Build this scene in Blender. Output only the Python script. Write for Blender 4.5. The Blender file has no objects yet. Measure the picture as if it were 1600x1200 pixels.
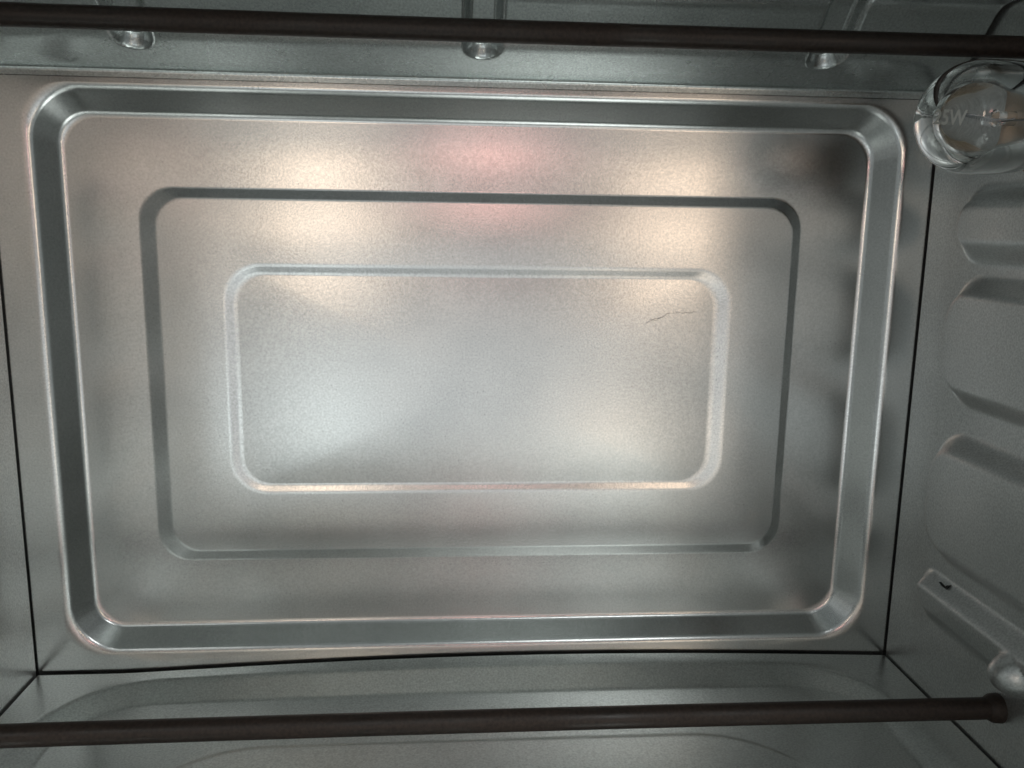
import bpy, math, random
import numpy as np
from mathutils import Vector, Matrix

# ------------------------------------------------------------------ camera
scene = bpy.context.scene
F_PX, W_PX = 1340.0, 1600.0
CAM = np.array([-0.01286, -0.33501, 0.18192])
YAW, PITCH, ROLL = 0.07735, 0.18252, 0.01552
cy_, sy_, cp_, sp_, cr_, sr_ = math.cos(YAW), math.sin(YAW), math.cos(PITCH), math.sin(PITCH), math.cos(ROLL), math.sin(ROLL)
fw = np.array([sy_*cp_, cy_*cp_, -sp_]); r0 = np.array([cy_, -sy_, 0.0]); u0 = np.cross(r0, fw)
rt = cr_*r0 + sr_*u0; up = -sr_*r0 + cr_*u0
cam_data = bpy.data.cameras.new('camera')
cam = bpy.data.objects.new('camera', cam_data)
scene.collection.objects.link(cam)
cam_data.sensor_width = 36.0
cam_data.lens = F_PX / W_PX * 36.0
cam_data.clip_start = 0.005
cam_data.clip_end = 50.0
m = Matrix.Identity(4)
for i in range(3):
    m[i][0], m[i][1], m[i][2], m[i][3] = rt[i], up[i], -fw[i], CAM[i]
cam.matrix_world = m
scene.camera = cam

# ------------------------------------------------------------------ world and lamps
scene.cycles.max_bounces = 14
scene.cycles.glossy_bounces = 9
scene.cycles.transmission_bounces = 12
scene.view_settings.view_transform = 'Standard'
scene.view_settings.look = 'None'
scene.view_settings.gamma = 1.0
scene.view_settings.exposure = 0.0
scene.view_settings.use_curve_mapping = False
world = bpy.data.worlds.new('World'); scene.world = world
world.use_nodes = True
bg = world.node_tree.nodes['Background']
bg.inputs['Color'].default_value = (0.90, 0.99, 0.985, 1)
bg.inputs['Strength'].default_value = 0.295


def lamp(name, loc, size, radiance, col, target=(0, 0, 0.13), size_y=None):
    """an area lamp outside the oven, aimed into the open oven; radiance in scene units"""
    d = bpy.data.lights.new(name, 'AREA')
    d.shape = 'ELLIPSE'; d.size = size; d.size_y = size_y or size
    d.energy = radiance * math.pi * math.pi * size * (size_y or size) / 4
    d.color = col
    o = bpy.data.objects.new(name, d); scene.collection.objects.link(o)
    o.location = loc
    o.rotation_euler = (Vector(target) - Vector(loc)).to_track_quat('-Z', 'Y').to_euler()
    return o


# kitchen lamps and an added broad fill, mirrored in the back sheet
lamp('kitchen_lamp_warm', (-0.38, -2.2, 0.27), 0.19, 5.0, (1.0, 0.80, 0.62), size_y=0.46)
lamp('kitchen_lamp_amber', (0.66, -2.2, 0.22), 0.17, 4.5, (1.0, 0.76, 0.56), size_y=0.56)
lamp('kitchen_lamp_rose', (0.11, -2.2, 0.47), 0.19, 5.0, (1.0, 0.50, 0.44), size_y=0.26)
lamp('broad_front_fill', (0.0, -2.5, -0.38), 1.60, 0.50, (0.95, 0.98, 1.0), size_y=0.85)  # broad soft fill, added for the glow across the panel's middle
lamp('kitchen_lamp_cool', (-0.42, -2.2, -0.45), 0.26, 1.7, (0.88, 1.0, 0.98), size_y=0.34)
lamp('kitchen_lamp_low', (0.55, -2.2, -0.50), 0.28, 1.8, (1.0, 0.80, 0.58), size_y=0.30)


lamp('overhead_fill_light', (0.50, -1.30, 1.35), 0.9, 6.5, (0.95, 1.0, 0.99), target=(0, -.1, 0))  # unseen fill from above, added to brighten the floor and left wall


# ------------------------------------------------------------------ materials
def metal(name, col, rough, grain=0.06, bump=0.02, spec_scale=1700.0, metallic=1.0, blot=0.06, pits=0.0):
    mt = bpy.data.materials.new(name); mt.use_nodes = True
    nt = mt.node_tree; b = nt.nodes['Principled BSDF']; L = nt.links
    tc = nt.nodes.new('ShaderNodeTexCoord')
    n1 = nt.nodes.new('ShaderNodeTexNoise'); n1.inputs['Scale'].default_value = spec_scale
    n1.inputs['Detail'].default_value = 2.0
    n2 = nt.nodes.new('ShaderNodeTexNoise'); n2.inputs['Scale'].default_value = 38.0
    n2.inputs['Detail'].default_value = 4.0
    L.new(tc.outputs['Object'], n1.inputs['Vector']); L.new(tc.outputs['Object'], n2.inputs['Vector'])
    r1 = nt.nodes.new('ShaderNodeMapRange')
    r1.inputs['From Min'].default_value = 0.25; r1.inputs['From Max'].default_value = 0.75
    r1.inputs['To Min'].default_value = 1 - grain; r1.inputs['To Max'].default_value = 1 + grain
    L.new(n1.outputs['Fac'], r1.inputs['Value'])
    r2 = nt.nodes.new('ShaderNodeMapRange')
    r2.inputs['From Min'].default_value = 0.3; r2.inputs['From Max'].default_value = 0.7
    r2.inputs['To Min'].default_value = 1 - blot; r2.inputs['To Max'].default_value = 1 + blot
    L.new(n2.outputs['Fac'], r2.inputs['Value'])
    mu = nt.nodes.new('ShaderNodeMath'); mu.operation = 'MULTIPLY'
    L.new(r1.outputs[0], mu.inputs[0]); L.new(r2.outputs[0], mu.inputs[1])
    if pits:
        vo = nt.nodes.new('ShaderNodeTexVoronoi'); vo.inputs['Scale'].default_value = 330.0
        L.new(tc.outputs['Object'], vo.inputs['Vector'])
        r3 = nt.nodes.new('ShaderNodeMapRange')
        r3.inputs['From Min'].default_value = 0.05; r3.inputs['From Max'].default_value = 0.12
        r3.inputs['To Min'].default_value = 1 - pits; r3.inputs['To Max'].default_value = 1.0
        L.new(vo.outputs['Distance'], r3.inputs['Value'])
        m3 = nt.nodes.new('ShaderNodeMath'); m3.operation = 'MULTIPLY'
        L.new(mu.outputs[0], m3.inputs[0]); L.new(r3.outputs[0], m3.inputs[1]); mu = m3
    vm = nt.nodes.new('ShaderNodeVectorMath'); vm.operation = 'SCALE'
    vm.inputs[0].default_value = col
    L.new(mu.outputs[0], vm.inputs['Scale'])
    L.new(vm.outputs['Vector'], b.inputs['Base Color'])
    b.inputs['Metallic'].default_value = metallic
    mr = nt.nodes.new('ShaderNodeMath'); mr.operation = 'MULTIPLY'
    mr.inputs[0].default_value = rough
    L.new(r2.outputs[0], mr.inputs[1]); L.new(mr.outputs[0], b.inputs['Roughness'])
    if bump:
        bp = nt.nodes.new('ShaderNodeBump'); bp.inputs['Strength'].default_value = bump
        bp.inputs['Distance'].default_value = 0.0004
        L.new(n1.outputs['Fac'], bp.inputs['Height']); L.new(bp.outputs['Normal'], b.inputs['Normal'])
    return mt


M_BACK = metal('bright_sheet_steel', (0.66, 0.66, 0.655), 0.235, grain=0.12, pits=0.22, bump=0.03, spec_scale=1300)
M_WALL = metal('dull_sheet_steel', (0.66, 0.67, 0.66), 0.37, metallic=0.9, grain=0.20, bump=0.03, spec_scale=1300)
M_FLOOR = metal('floor_sheet_steel', (0.62, 0.64, 0.62), 0.30, metallic=0.92, grain=0.20, bump=0.03, spec_scale=1300)
M_CEIL = metal('ceiling_sheet_steel', (0.60, 0.625, 0.62), 0.27, grain=0.2, bump=0.03, spec_scale=1300)
M_ROD = metal('oxidised_rod_steel', (0.034, 0.022, 0.017), 0.50, grain=0.35, bump=0.25, metallic=0.15, blot=0.25, spec_scale=900)
M_DARK = metal('hole_shade_black', (0.02, 0.02, 0.02), 0.7, bump=0.0, metallic=0.0)  # near-black colour painted in for the shade inside the torn hole
M_CASE = metal('painted_casing', (0.10, 0.10, 0.10), 0.5, bump=0.0, metallic=0.0)
M_CAP = metal('lamp_cap_brass', (0.42, 0.30, 0.20), 0.38, grain=0.15)
M_SOCKET = metal('lamp_socket_ceramic', (0.34, 0.27, 0.21), 0.5, grain=0.1, metallic=0.0)
M_SCRATCH = metal('scratched_steel', (0.36, 0.35, 0.34), 0.40, bump=0.0)
M_WIRE = metal('filament_wire', (0.35, 0.35, 0.36), 0.3, bump=0.0)


def glass(name, rough=0.0, col=(1, 1, 1, 1)):
    mt = bpy.data.materials.new(name); mt.use_nodes = True
    b = mt.node_tree.nodes['Principled BSDF']
    b.inputs['Base Color'].default_value = col
    b.inputs['Transmission Weight'].default_value = 1.0
    b.inputs['Roughness'].default_value = rough
    b.inputs['IOR'].default_value = 1.47
    nt = mt.node_tree
    tc = nt.nodes.new('ShaderNodeTexCoord'); n = nt.nodes.new('ShaderNodeTexNoise')
    n.inputs['Scale'].default_value = 90.0
    bp = nt.nodes.new('ShaderNodeBump'); bp.inputs['Strength'].default_value = 0.05
    bp.inputs['Distance'].default_value = 0.002
    nt.links.new(tc.outputs['Object'], n.inputs['Vector'])
    nt.links.new(n.outputs['Fac'], bp.inputs['Height']); nt.links.new(bp.outputs['Normal'], b.inputs['Normal'])
    return mt


M_GLASS = glass('clear_bulb_glass')
M_ETCH = metal('etched_lettering', (0.70, 0.70, 0.66), 0.5, metallic=0.0, bump=0.0)
M_ETCH.node_tree.nodes['Principled BSDF'].inputs['Transmission Weight'].default_value = 0.25


# ------------------------------------------------------------------ helpers
COL = scene.collection


def link(name, me, parent=None, mat=None):
    o = bpy.data.objects.new(name, me); COL.objects.link(o)
    if parent is not None:
        o.parent = parent
    if mat is not None:
        me.materials.append(mat)
    return o


def vnormals(V, F):
    V = np.asarray(V); N = np.zeros_like(V)
    Fq = np.array([f for f in F if len(f) == 4])
    if len(Fq):
        n = np.cross(V[Fq[:, 2]] - V[Fq[:, 0]], V[Fq[:, 3]] - V[Fq[:, 1]])
        for k in range(4):
            np.add.at(N, Fq[:, k], n)
    Ft = np.array([f for f in F if len(f) == 3])
    if len(Ft):
        n = np.cross(V[Ft[:, 1]] - V[Ft[:, 0]], V[Ft[:, 2]] - V[Ft[:, 0]])
        for k in range(3):
            np.add.at(N, Ft[:, k], n)
    for f in F:
        if len(f) > 4:
            P = V[list(f)]; c = P.mean(0)
            n = sum(np.cross(P[i] - c, P[(i+1) % len(f)] - c) for i in range(len(f)))
            N[list(f)] += n
    return N / (np.linalg.norm(N, axis=1)[:, None] + 1e-20)


def split_sheet(V, F, reg, names, mat, parent):
    """one pressed sheet cut into its fields; smooth normals run on across the cuts.
    names: list of (region id, name, parent key) - the first entry is the sheet itself"""
    V = np.asarray(V, float); N = vnormals(V, F); out = {}
    reg = np.asarray(reg)
    for rid, nm, pk in names:
        idx = np.nonzero(reg == rid)[0]
        if len(idx) == 0:
            continue
        used = {}; vv = []; nn = []; ff = []
        for i in idx:
            g = []
            for v in F[i]:
                if v not in used:
                    used[v] = len(vv); vv.append(V[v]); nn.append(N[v])
                g.append(used[v])
            ff.append(g)
        me = bpy.data.meshes.new(nm)
        me.from_pydata([tuple(v) for v in vv], [], ff)
        me.polygons.foreach_set('use_smooth', [True]*len(ff))
        me.update()
        me.normals_split_custom_set_from_vertices([tuple(n) for n in nn])
        out[rid] = link(nm, me, parent if pk is None else out[pk], mat)
    return out


def lathe(prof, axis='x', n=40, close=False):
    """prof: list of (a, r): position along axis and radius"""
    V, F = [], []
    for a, r in prof:
        for k in range(n):
            t = 2*math.pi*k/n
            p = (a, r*math.cos(t), r*math.sin(t))
            V.append(p)
    for i in range(len(prof)-1):
        for k in range(n):
            k2 = (k+1) % n
            F.append((i*n+k, (i+1)*n+k, (i+1)*n+k2, i*n+k2))
    if close:
        F.append(tuple(range(n))); F.append(tuple(reversed(range((len(prof)-1)*n, len(prof)*n))))
    return V, F


def mesh_obj(name, V, F, parent, mat, smooth=True, loc=(0, 0, 0), sharp=None):
    me = bpy.data.meshes.new(name); me.from_pydata([tuple(v) for v in V], [], [tuple(f) for f in F])
    if smooth:
        me.polygons.foreach_set('use_smooth', [True]*len(F))
        if sharp:
            me.set_sharp_from_angle(angle=math.radians(sharp))
    me.update()
    o = link(name, me, parent, mat); o.location = loc
    return o


def box(name, lo, hi, parent, mat):
    x0, y0, z0 = lo; x1, y1, z1 = hi
    V = [(x0,y0,z0),(x1,y0,z0),(x1,y1,z0),(x0,y1,z0),(x0,y0,z1),(x1,y0,z1),(x1,y1,z1),(x0,y1,z1)]
    F = [(0,3,2,1),(4,5,6,7),(0,1,5,4),(1,2,6,5),(2,3,7,6),(3,0,4,7)]
    return mesh_obj(name, V, F, parent, mat, smooth=False)


def sstep(a, b, x):
    t = np.clip((x-a)/(b-a), 0, 1); return t*t*(3-2*t)


# ------------------------------------------------------------------ the oven
XL, XR, ZT, YF = -0.17864, 0.17864, 0.2350, -0.300
oven = bpy.data.objects.new('toaster_oven', None); COL.objects.link(oven)
oven['label'] = 'open oven cavity of grey pressed sheet metal, seen from the front'
oven['category'] = 'oven'

# --- back panel: nested rounded rectangles pressed into one sheet
NC, NS = 10, 26


def rrect(x0, x1, z0, z1, r, y):
    """closed loop of 4*(NC+NS) points, counter-clockwise seen from the camera"""
    cs = [(x1-r, z1-r, 0), (x0+r, z1-r, 90), (x0+r, z0+r, 180), (x1-r, z0+r, 270)]
    arcs = []
    for cx, cz, a0 in cs:
        arcs.append([(cx + r*math.cos(math.radians(a0 + 90*k/NC)), cz + r*math.sin(math.radians(a0 + 90*k/NC))) for k in range(NC+1)])
    pts = []
    for i in range(4):
        pts += arcs[i]
        a, b = arcs[i][-1], arcs[(i+1) % 4][0]
        for k in range(1, NS):
            t = k/NS
            pts.append((a[0]+(b[0]-a[0])*t, a[1]+(b[1]-a[1])*t))
    return [(p[0], y, p[1]) for p in pts]


def deep(x0, x1, z0, z1, d):
    """rectangle measured on the plane y=0 from the camera, pushed back to depth d"""
    s = 1 + d/0.335
    return (CAM[0]+(x0-CAM[0])*s, CAM[0]+(x1-CAM[0])*s, CAM[2]+(z0-CAM[2])*s, CAM[2]+(z1-CAM[2])*s)


D1, D2, D3 = 0.0085, 0.0070, 0.00742
mm = 0.001
keys = [  # rect, radius, y, fillet length, region of the band that follows
    ((XL-.004, XR+.004, -.004, ZT+.004), .0005, 0.0, 0, 0),
    ((-.1645, .1657, .0088, .2293), .0185, 0.0, .0021, 1),
    (deep(-.1533, .1526, .0203, .2199, D1), .0125, D1, .0017, 2),
    (deep(-.1271, .1263, .0481, .1940, D1), .0130, D1-.0003, .0006, 2),
    (deep(-.1214, .1237, .0514, .1902, D2), .0110, D2, .0006, 3),
    (deep(-.0974, .0999, .0757, .1659, D2), .0140, D2-.0002, .0012, 3),
    (deep(-.0938, .0943, .0789, .1625, D3), .0115, D3, .0012, 4),
]


def lerp_key(a, b, t):
    ra = [p+(q-p)*t for p, q in zip(a[0], b[0])]
    return ra, a[1]+(b[1]-a[1])*t, a[2]+(b[2]-a[2])*t


loops = []; regs = []   # regs[i] = region of the band between loop i and i+1
def seglen(a, b):
    return math.hypot(sum(abs(p-q) for p, q in zip(a[0], b[0]))/4, a[2]-b[2])
for i, k in enumerate(keys):
    if k[3] == 0:
        loops.append((k[0], k[1], k[2])); regs.append(k[4]); continue
    prv = keys[i-1]
    nxt = keys[i+1] if i+1 < len(keys) else None
    la = seglen(prv, k)
    if nxt is None:
        c = [(k[0][0]+k[0][1])/2]*2 + [(k[0][2]+k[0][3])/2]*2
        nxt = ([p+(q-p)*0.5 for p, q in zip(k[0], c)], k[1]*0.5, k[2]-.0002)
    lb = seglen(k, nxt)
    ta = min(k[3], la*.45)/la; tb = min(k[3], lb*.45)/lb
    A = lerp_key(k, prv, ta); B = lerp_key(k, nxt, tb)
    # a few loops over the field before the fillet
    if la > .02:
        P0 = loops[-1]
        for j in range(1, 5):
            t = j/5; q = lerp_key(P0, A, t)
            loops.append((q[0], q[1], q[2] - 0.00018*math.sin(math.pi*t)*(1 if i > 1 else 0)))
            regs.append(keys[i-1][4])
    for j in range(7):
        t = j/6
        w0, w1, w2 = (1-t)**2, 2*t*(1-t), t*t
        rect = [w0*a+w1*b+w2*c for a, b, c in zip(A[0], k[0], B[0])]
        loops.append((rect, w0*A[1]+w1*k[1]+w2*B[1], w0*A[2]+w1*k[2]+w2*B[2]))
        regs.append(keys[i-1][4] if j < 3 else k[4])
# centre field: shrink towards the middle with a faint dome
last = loops[-1]
cx, cz = (last[0][0]+last[0][1])/2, (last[0][2]+last[0][3])/2
for s in (0.9, 0.8, 0.68, 0.55, 0.42, 0.3, 0.18, 0.07):
    loops.append(([cx+(v-cx)*s if q < 2 else cz+(v-cz)*s for q, v in enumerate(last[0])], last[1]*s, last[2]-.0006*(1-s*s)))
    regs.append(4)
V, F, R_ = [], [], []
NP = 4*(NC+NS)
for rc, r, y in loops:
    V += rrect(*rc, r, y)
for i in range(len(loops)-1):
    for k in range(NP):
        k2 = (k+1) % NP
        F.append((i*NP+k2, i*NP+k, (i+1)*NP+k, (i+1)*NP+k2)); R_.append(regs[i])
F.append(tuple(reversed([(len(loops)-1)*NP+k for k in range(NP)]))); R_.append(4)
# make sure normals face the camera (-y)
if vnormals(V, F[:NP])[:, 1].mean() > 0:
    F = [tuple(reversed(f)) for f in F]
back = split_sheet(V, F, R_, [(0, 'back_panel', None), (1, 'rim_bevel', 0), (2, 'outer_field', 0),
                              (3, 'middle_field', 0), (4, 'centre_field', 0)], M_BACK, oven)
back[0]['label'] = 'flat grey rim of the back panel around the pressed recess'
back[1]['label'] = 'sloping rounded bevel with two bright edges framing the recess'
back[4]['label'] = 'smallest rounded rectangle in the middle of the back panel'

# --- ceiling: pressed sheet that rises in two facets from the back panel
prof = [(-.0010, .2325), (-.0010, .2352), (-.0200, .2437), (-.0345, .2585), (-.0700, .2600), (YF, .2600)]
fil = [0, .0012, .004, .004, .01, 0]
pts = []
for i, p in enumerate(prof):
    p = np.array(p)
    if fil[i] == 0:
        pts.append(p); continue
    a = np.array(prof[i-1]); b = np.array(prof[i+1])
    A = p+(a-p)/np.linalg.norm(a-p)*fil[i]; B = p+(b-p)/np.linalg.norm(b-p)*fil[i]
    for j in range(7):
        t = j/6; pts.append((1-t)**2*A+2*t*(1-t)*p+t*t*B)
# resample finely
dense = [pts[0]]
for a, b in zip(pts[:-1], pts[1:]):
    n = max(1, int(np.linalg.norm(b-a)/(.0008 if b[0] > -.075 else .012)))
    for j in range(1, n+1):
        dense.append(a+(b-a)*j/n)
dense = np.array(dense)
arc = np.concatenate([[0], np.cumsum(np.linalg.norm(np.diff(dense, axis=0), axis=1))])
tang = np.gradient(dense, axis=0); tang /= np.linalg.norm(tang, axis=1)[:, None]
nrm = np.stack([tang[:, 1], -tang[:, 0]], 1)    # pointing into the cavity
nrm[nrm[:, 1] > 0] *= -1
ribs = [(-.1195, .0165), (-.0005, .0165), (.1235, .0165)]
xs = np.unique(np.concatenate([np.linspace(XL+.0012, XR-.0016, 60)] + [np.linspace(rx-.012, rx+.012, 31) for rx, _ in ribs]))
V, F, R_ = [], [], []
for i in range(len(dense)):
    h = np.zeros(len(xs)); 
    for rx, s0 in ribs:
        s = arc[i]
        dy_ = max(0, s0+.0055-s)
        d = np.sqrt((xs-rx)**2 + dy_**2)
        top = 1-sstep(.050, .062, s)
        h = np.minimum(h, -.0044*np.clip((.0068-d)/.0025, 0, 1)*top)
    for j, x in enumerate(xs):
        V.append((x, dense[i, 0]+nrm[i, 0]*h[j], dense[i, 1]+nrm[i, 1]*h[j]))
nx = len(xs)
for i in range(len(dense)-1):
    for j in range(nx-1):
        F.append((i*nx+j, i*nx+j+1, (i+1)*nx+j+1, (i+1)*nx+j))
        xm = (xs[j]+xs[j+1])/2; sm = (arc[i]+arc[i+1])/2; g = 0
        for q, (rx, s0) in enumerate(ribs):
            if math.hypot(xm-rx, max(0, s0+.0055-sm)) < .0068 and sm < .062:
                g = q+1
        R_.append(g)
if vnormals(V, F)[:, 2].mean() > 0:
    F = [tuple(reversed(f)) for f in F]
ceil = split_sheet(V, F, R_, [(0, 'ceiling_panel', None)] + [(q, 'pressed_groove', 0) for q in (1, 2, 3)], M_CEIL, oven)

# --- right side panel: pads, rack ledge and a round stop pressed inwards
ys = np.concatenate([np.arange(-.0013, -.125, -.0008), np.linspace(-.126, YF, 50)])
zs = np.arange(-.004, .2665, .0008)
Y, Z = np.meshgrid(ys, zs)


def sdbox(Y, Z, y0, y1, z0, z1, r):
    cy, cz, hy, hz = (y0+y1)/2, (z0+z1)/2, (y1-y0)/2, (z1-z0)/2
    qy = np.abs(Y-cy)-hy+r; qz = np.abs(Z-cz)-hz+r
    return np.hypot(np.maximum(qy, 0), np.maximum(qz, 0)) + np.minimum(np.maximum(qy, qz), 0) - r


def soft(d, w):       # 1 inside (d<-w), 0 outside, rounded shoulders
    return 1-sstep(-w, 0, d)


pads = [(.1700, .1995, .0095), (.1180, .1672, .0085), (.0570, .1090, .0085)]
H = np.zeros_like(Y); G = np.zeros(Y.shape, int)
for q, (z0, z1, bw) in enumerate(pads):
    d = sdbox(Y, Z, -.272, -.0225, z0, z1, min(.019, (z1-z0)/2-.0002))
    H = np.maximum(H, .0070*soft(d, bw)); G[d < 0] = q+1
d = sdbox(Y, Z, -.272, -.0225, .0300, .0520, .0085)
led = soft(d, .007)*(.0030+.0035*sstep(.032, .046, Z))
H = np.maximum(H, led); G[d < 0] = 4
d = np.hypot(Y+.0865, Z-.0385)
H = np.maximum(H, .0125*np.sqrt(np.clip(1-(d/.0078)**2, 0, 1))); G[d < .0078] = 5
X = XR - H
V = np.stack([X.ravel(), Y.ravel(), Z.ravel()], 1)
ny = len(ys); F = []; R_ = []
for i in range(len(zs)-1):
    for j in range(ny-1):
        F.append((i*ny+j, i*ny+j+1, (i+1)*ny+j+1, (i+1)*ny+j)); R_.append(G[i, j])
if vnormals(V, F)[:, 0].mean() > 0:
    F = [tuple(reversed(f)) for f in F]
side = split_sheet(V, F, R_, [(0, 'side_panel', None), (1, 'raised_pad', 0), (2, 'raised_pad', 0), (3, 'raised_pad', 0),
                              (4, 'rack_ledge', 0), (5, 'round_stop', 0)], M_WALL, oven)
side[0]['label'] = 'right wall with raised pads and rack ledge'
# small torn hole in the rack ledge: a black solid stands for its shade
hv = [(-.0377, .0497), (-.0418, .0481), (-.0433, .0488), (-.0429, .0506), (-.0416, .0494)]
hc = np.mean(hv, axis=0)
hx = XR - H[np.argmin(np.abs(zs-hc[1])), np.argmin(np.abs(ys-hc[0]))] - .0009
V = [(hx, y, z) for y, z in hv] + [(hx+.002, y, z) for y, z in hv]
F = [tuple(range(5)), tuple(range(9, 4, -1))] + [(k, (k+1) % 5, (k+1) % 5+5, k+5) for k in range(5)]
mesh_obj('punched_hole', V, F, side[0], M_DARK, smooth=False)

# --- left side panel, the same kind of pressed sheet (hardly in view)
Hl = np.zeros_like(Y)
for q, (z0, z1, bw) in enumerate(pads):
    Hl = np.maximum(Hl, .0022*soft(sdbox(Y, Z, -.272, -.0500, z0, z1, .0138), bw))
Hl = np.maximum(Hl, .0022*soft(sdbox(Y, Z, -.272, -.0500, .0300, .0520, .0085), .006))
V = np.stack([(XL+Hl).ravel(), Y.ravel(), Z.ravel()], 1)
F = []
for i in range(len(zs)-1):
    for j in range(ny-1):
        F.append((i*ny+j, (i+1)*ny+j, (i+1)*ny+j+1, i*ny+j+1))
if vnormals(V, F)[:, 0].mean() < 0:
    F = [tuple(reversed(f)) for f in F]
Gl = np.zeros(Y.shape, int)
for q, (z0, z1, bw) in enumerate(pads):
    Gl[sdbox(Y, Z, -.272, -.0500, z0, z1, .0138) < 0] = q+1
Gl[sdbox(Y, Z, -.272, -.0500, .0300, .0520, .0085) < 0] = 4
Gl = Gl[:-1, :-1].ravel()
lside = split_sheet(V, F, Gl, [(0, 'side_panel', None), (1, 'raised_pad', 0), (2, 'raised_pad', 0), (3, 'raised_pad', 0), (4, 'rack_ledge', 0)], M_WALL, oven)
lside[0]['label'] = 'left wall of the oven, only a sliver in view'

# --- floor panel with a pressed rounded band, its rear edge bowed upwards
ys2 = np.concatenate([np.arange(-.0019, -.115, -.0012), np.linspace(-.116, YF, 60)])
xs2 = np.linspace(XL+.001, XR-.001, 240)
X2, Y2 = np.meshgrid(xs2, ys2)
d1 = sdbox(X2, Y2, -.1660, .1660, -.285, -.0075, .040)
d2 = sdbox(X2, Y2, -.1220, .1220, -.255, -.0480, .045)
Z2 = -.0046*np.clip((-d1-.0006)/.0108, 0, 1) + .0009*(1-sstep(-.0035, 0, d2))
Z2 = Z2 + .0046*np.clip(1-((X2-.02)/.165)**2, 0, 1)**1.2*np.exp(Y2/.020)
G2 = np.zeros(X2.shape, int); G2[d1 < 0] = 1; G2[d1 < -.0114] = 2; G2[d2 < 0] = 3
V = np.stack([X2.ravel(), Y2.ravel(), Z2.ravel()], 1); F = []; R_ = []
n2 = len(xs2)
for i in range(len(ys2)-1):
    for j in range(n2-1):
        F.append((i*n2+j, (i+1)*n2+j, (i+1)*n2+j+1, i*n2+j+1)); R_.append(G2[i, j])
if vnormals(V, F)[:, 2].mean() < 0:
    F = [tuple(reversed(f)) for f in F]
floor = split_sheet(V, F, R_, [(0, 'floor_panel', None), (1, 'sloping_band', 0), (2, 'floor_field', 0), (3, 'centre_field', 0)], M_FLOOR, oven)
floor[0]['label'] = 'floor sheet with a rear edge bowed slightly upwards'

# --- outer casing round the cavity (dark behind the seams)
T = .022
box('casing_back', (XL-T, .020, -T), (XR+T, .024, .285), oven, M_CASE)
box('casing_side', (XL-T-.004, YF, -T), (XL-T, .024, .285), oven, M_CASE)
box('casing_side', (XR+T, YF, -T), (XR+T+.004, .024, .285), oven, M_CASE)
box('casing_top', (XL-T, YF, .285), (XR+T, .0238, .289), oven, M_CASE)
box('casing_base', (XL-T, YF, -T-.004), (XR+T, .0238, -T), oven, M_CASE)


# --- heating rods
def rod(y, z, r, sag, label):
    n = 40; V, F = [], []; ks = 24
    xa, xb = XL+.0005, XR-.0005
    for i in range(n+1):
        t = i/n; x = xa+(xb-xa)*t
        zz = z + sag*math.sin(math.pi*t)
        for k in range(ks):
            a = 2*math.pi*k/ks
            V.append((x, y+r*math.cos(a), zz+r*math.sin(a)))
    for i in range(n):
        for k in range(ks):
            k2 = (k+1) % ks
            F.append((i*ks+k, i*ks+k2, (i+1)*ks+k2, (i+1)*ks+k))
    o = mesh_obj('heating_rod', V, F, oven, M_ROD); o['label'] = label
    for s, x0 in ((1, XR-.0030), (-1, XL+.0030)):
        pr = [(-.0016, r+.0001), (-.0008, r+.0005), (.0004, r+.0012), (.0030, r+.0014)]
        Vc, Fc = lathe([(a*s, q) for a, q in pr], n=28)
        mesh_obj('rod_collar', Vc, Fc, o, M_ROD, loc=(x0, y, z), sharp=50)
    return o


rod(-.0757, .0196, .0037, .0006, 'dark brown rod running above the oven floor')
rod(-.0600, .2402, .0034, -.0003, 'dark brown rod running below the oven ceiling')

# ------------------------------------------------------------------ the bulb
bulb = bpy.data.objects.new('light_bulb', None); COL.objects.link(bulb)
BY, BZ = -.0740, .2165
bulb.location = (XR, BY, BZ)
bulb.rotation_euler = (0, 0, 0)
bulb['label'] = 'unlit clear glass bulb marked 25W on the right wall below the upper rod'
bulb['category'] = 'bulb'
# outer profile from the tip (negative x) to the neck
Rb = .0168
XC = -.0310          # centre of the round end
outer = []
for k in range(0, 19):
    a = math.pi/2*k/18
    outer.append((XC - Rb*math.cos(a), max(Rb*math.sin(a), .0001)))
for x, r in ((-.024, .0168), (-.018, .0163), (-.013, .0150), (-.009, .0132), (-.006, .0122), (-.002, .0120)):
    outer.append((x, r))
th = .0011
inner = [(XC+(x-XC)*.86 if x < XC else x, max(r*(.90 if x < -.02 else .93), .00005)) for x, r in outer]
V, F = lathe(outer + inner[::-1], n=64)
mesh_obj('glass_envelope', V, F, bulb, M_GLASS)
# glass stem with supports and filament
V, F = lathe([(-.003, .0001), (-.003, .0075), (-.006, .0062), (-.011, .0032), (-.017, .0022), (-.0235, .0021), (-.0245, .0026), (-.0255, .0001)], n=24)
mesh_obj('glass_stem', V, F, bulb, M_GLASS)


def tube(points, r, ks=8):
    P = [Vector(p) for p in points]; V, F = [], []
    for i, p in enumerate(P):
        t = (P[min(i+1, len(P)-1)]-P[max(i-1, 0)]).normalized()
        a = t.orthogonal().normalized(); b = t.cross(a)
        for k in range(ks):
            q = 2*math.pi*k/ks
            V.append(p + a*r*math.cos(q) + b*r*math.sin(q))
    for i in range(len(P)-1):
        for k in range(ks):
            k2 = (k+1) % ks
            F.append((i*ks+k, i*ks+k2, (i+1)*ks+k2, (i+1)*ks+k))
    return V, F


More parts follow.
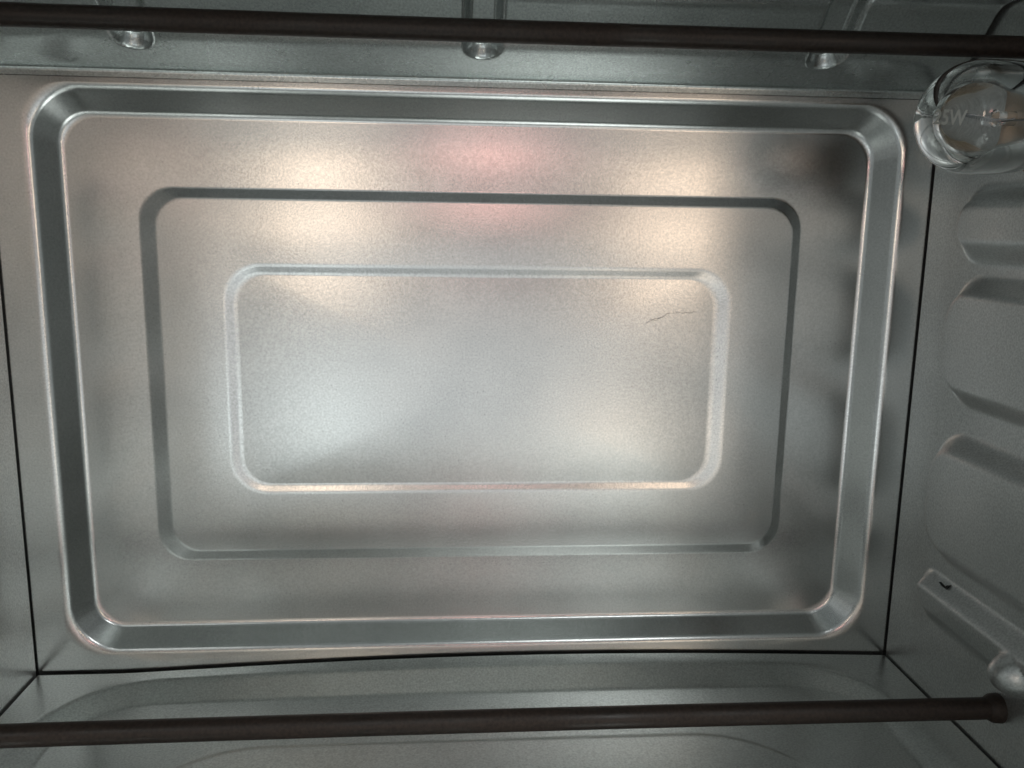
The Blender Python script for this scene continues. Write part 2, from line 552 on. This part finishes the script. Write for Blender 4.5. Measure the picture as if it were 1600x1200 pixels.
for s in (-1, 1):
    V, F = tube([(-.010, s*.002, 0), (-.018, s*.005, s*.001), (-.0275, s*.0085, s*.002)], .00028)
    mesh_obj('support_wire', V, F, bulb, M_WIRE)
fp = []
for k in range(160):
    t = k/159; a = math.pi*(t-.5)*1.0
    yy = .0085*math.sin(a*1.0)
    fp.append((-.0275-.003*math.cos(a)+.00035*math.cos(k*.9), yy, .002*math.sin(a)+.00035*math.sin(k*.9)))
V, F = tube(fp, .00012, 6)
mesh_obj('filament', V, F, bulb, M_WIRE)
V, F = lathe([(-.0150, .0001), (-.0150, .0112), (-.0142, .0122), (-.010, .0122), (-.0072, .0108), (-.004, .0108)], n=40)
mesh_obj('screw_cap', V, F, bulb, M_CAP, sharp=40)
V, F = lathe([(.003, .0140), (-.0045, .0140), (-.0052, .0148), (-.0052, .0185), (-.0040, .0200), (.003, .0205)], n=48)
mesh_obj('lamp_socket', V, F, bulb, M_SOCKET, sharp=40)

# raised lettering on the glass
cu = bpy.data.curves.new('marking', 'FONT'); cu.body = '25W'; cu.size = .0070; cu.align_x = 'CENTER'; cu.align_y = 'CENTER'
cu.offset = 0.00018
cu.resolution_u = 4
to = bpy.data.objects.new('marking_source', cu); COL.objects.link(to)
bpy.context.view_layer.update()
dg = bpy.context.evaluated_depsgraph_get()
me = bpy.data.meshes.new_from_object(to.evaluated_get(dg))
bpy.data.objects.remove(to); bpy.data.curves.remove(cu)
import bmesh
bm = bmesh.new(); bm.from_mesh(me)
bmesh.ops.subdivide_edges(bm, edges=[e for e in bm.edges if e.calc_length() > .0012], cuts=2, use_grid_fill=False)
bmesh.ops.triangulate(bm, faces=bm.faces)
# direction from bulb centre to the marking as the camera sees it
ctr = Vector((XR+XC, BY, BZ))
dirv = (Vector(tuple(CAM))-ctr).normalized()
u_ax = Vector((1, .0, 0)); u_ax = (u_ax - dirv*u_ax.dot(dirv)).normalized(); v_ax = dirv.cross(u_ax).normalized()
offu, offv = -.0064, -.0003
for v in bm.verts:
    uu, ww = v.co.x*.60+offu, v.co.y*.84+offv
    rr = Rb+.00012
    dd = math.sqrt(max(rr*rr-uu*uu-ww*ww, 1e-9))
    p = u_ax*uu + v_ax*ww + dirv*dd
    v.co = Vector((XC, 0, 0)) + p
bm.to_mesh(me); bm.free()
me.name = 'printed_marking'
mk = link('printed_marking', me, bulb, None)
me.materials.clear(); me.materials.append(M_ETCH)

# --- faint scratch on the centre field of the back panel
random.seed(4)
def scratch(pts, w):
    V, F = [], []
    yb = D3-.00075
    for i, (x, z) in enumerate(pts):
        ww = w*(0.3+0.7*math.sin(math.pi*(i+.5)/len(pts)))
        V += [(x, yb, z-ww), (x, yb, z+ww)]
        if i:
            F.append((2*i-2, 2*i, 2*i+1, 2*i-1))
    return V, F
for (xa, za, xb, zb, n) in ((.0675, .1440, .0790, .1482, 9), (.0800, .1480, .0885, .1487, 7), (.0690, .1452, .0735, .1450, 5)):
    P = [(xa+(xb-xa)*k/n+random.uniform(-.0003, .0003), za+(zb-za)*k/n+random.uniform(-.0005, .0005)) for k in range(n+1)]
    V, F = scratch(P, .00008)
    mesh_obj('scratch', V, F, back[0], M_SCRATCH, smooth=False)
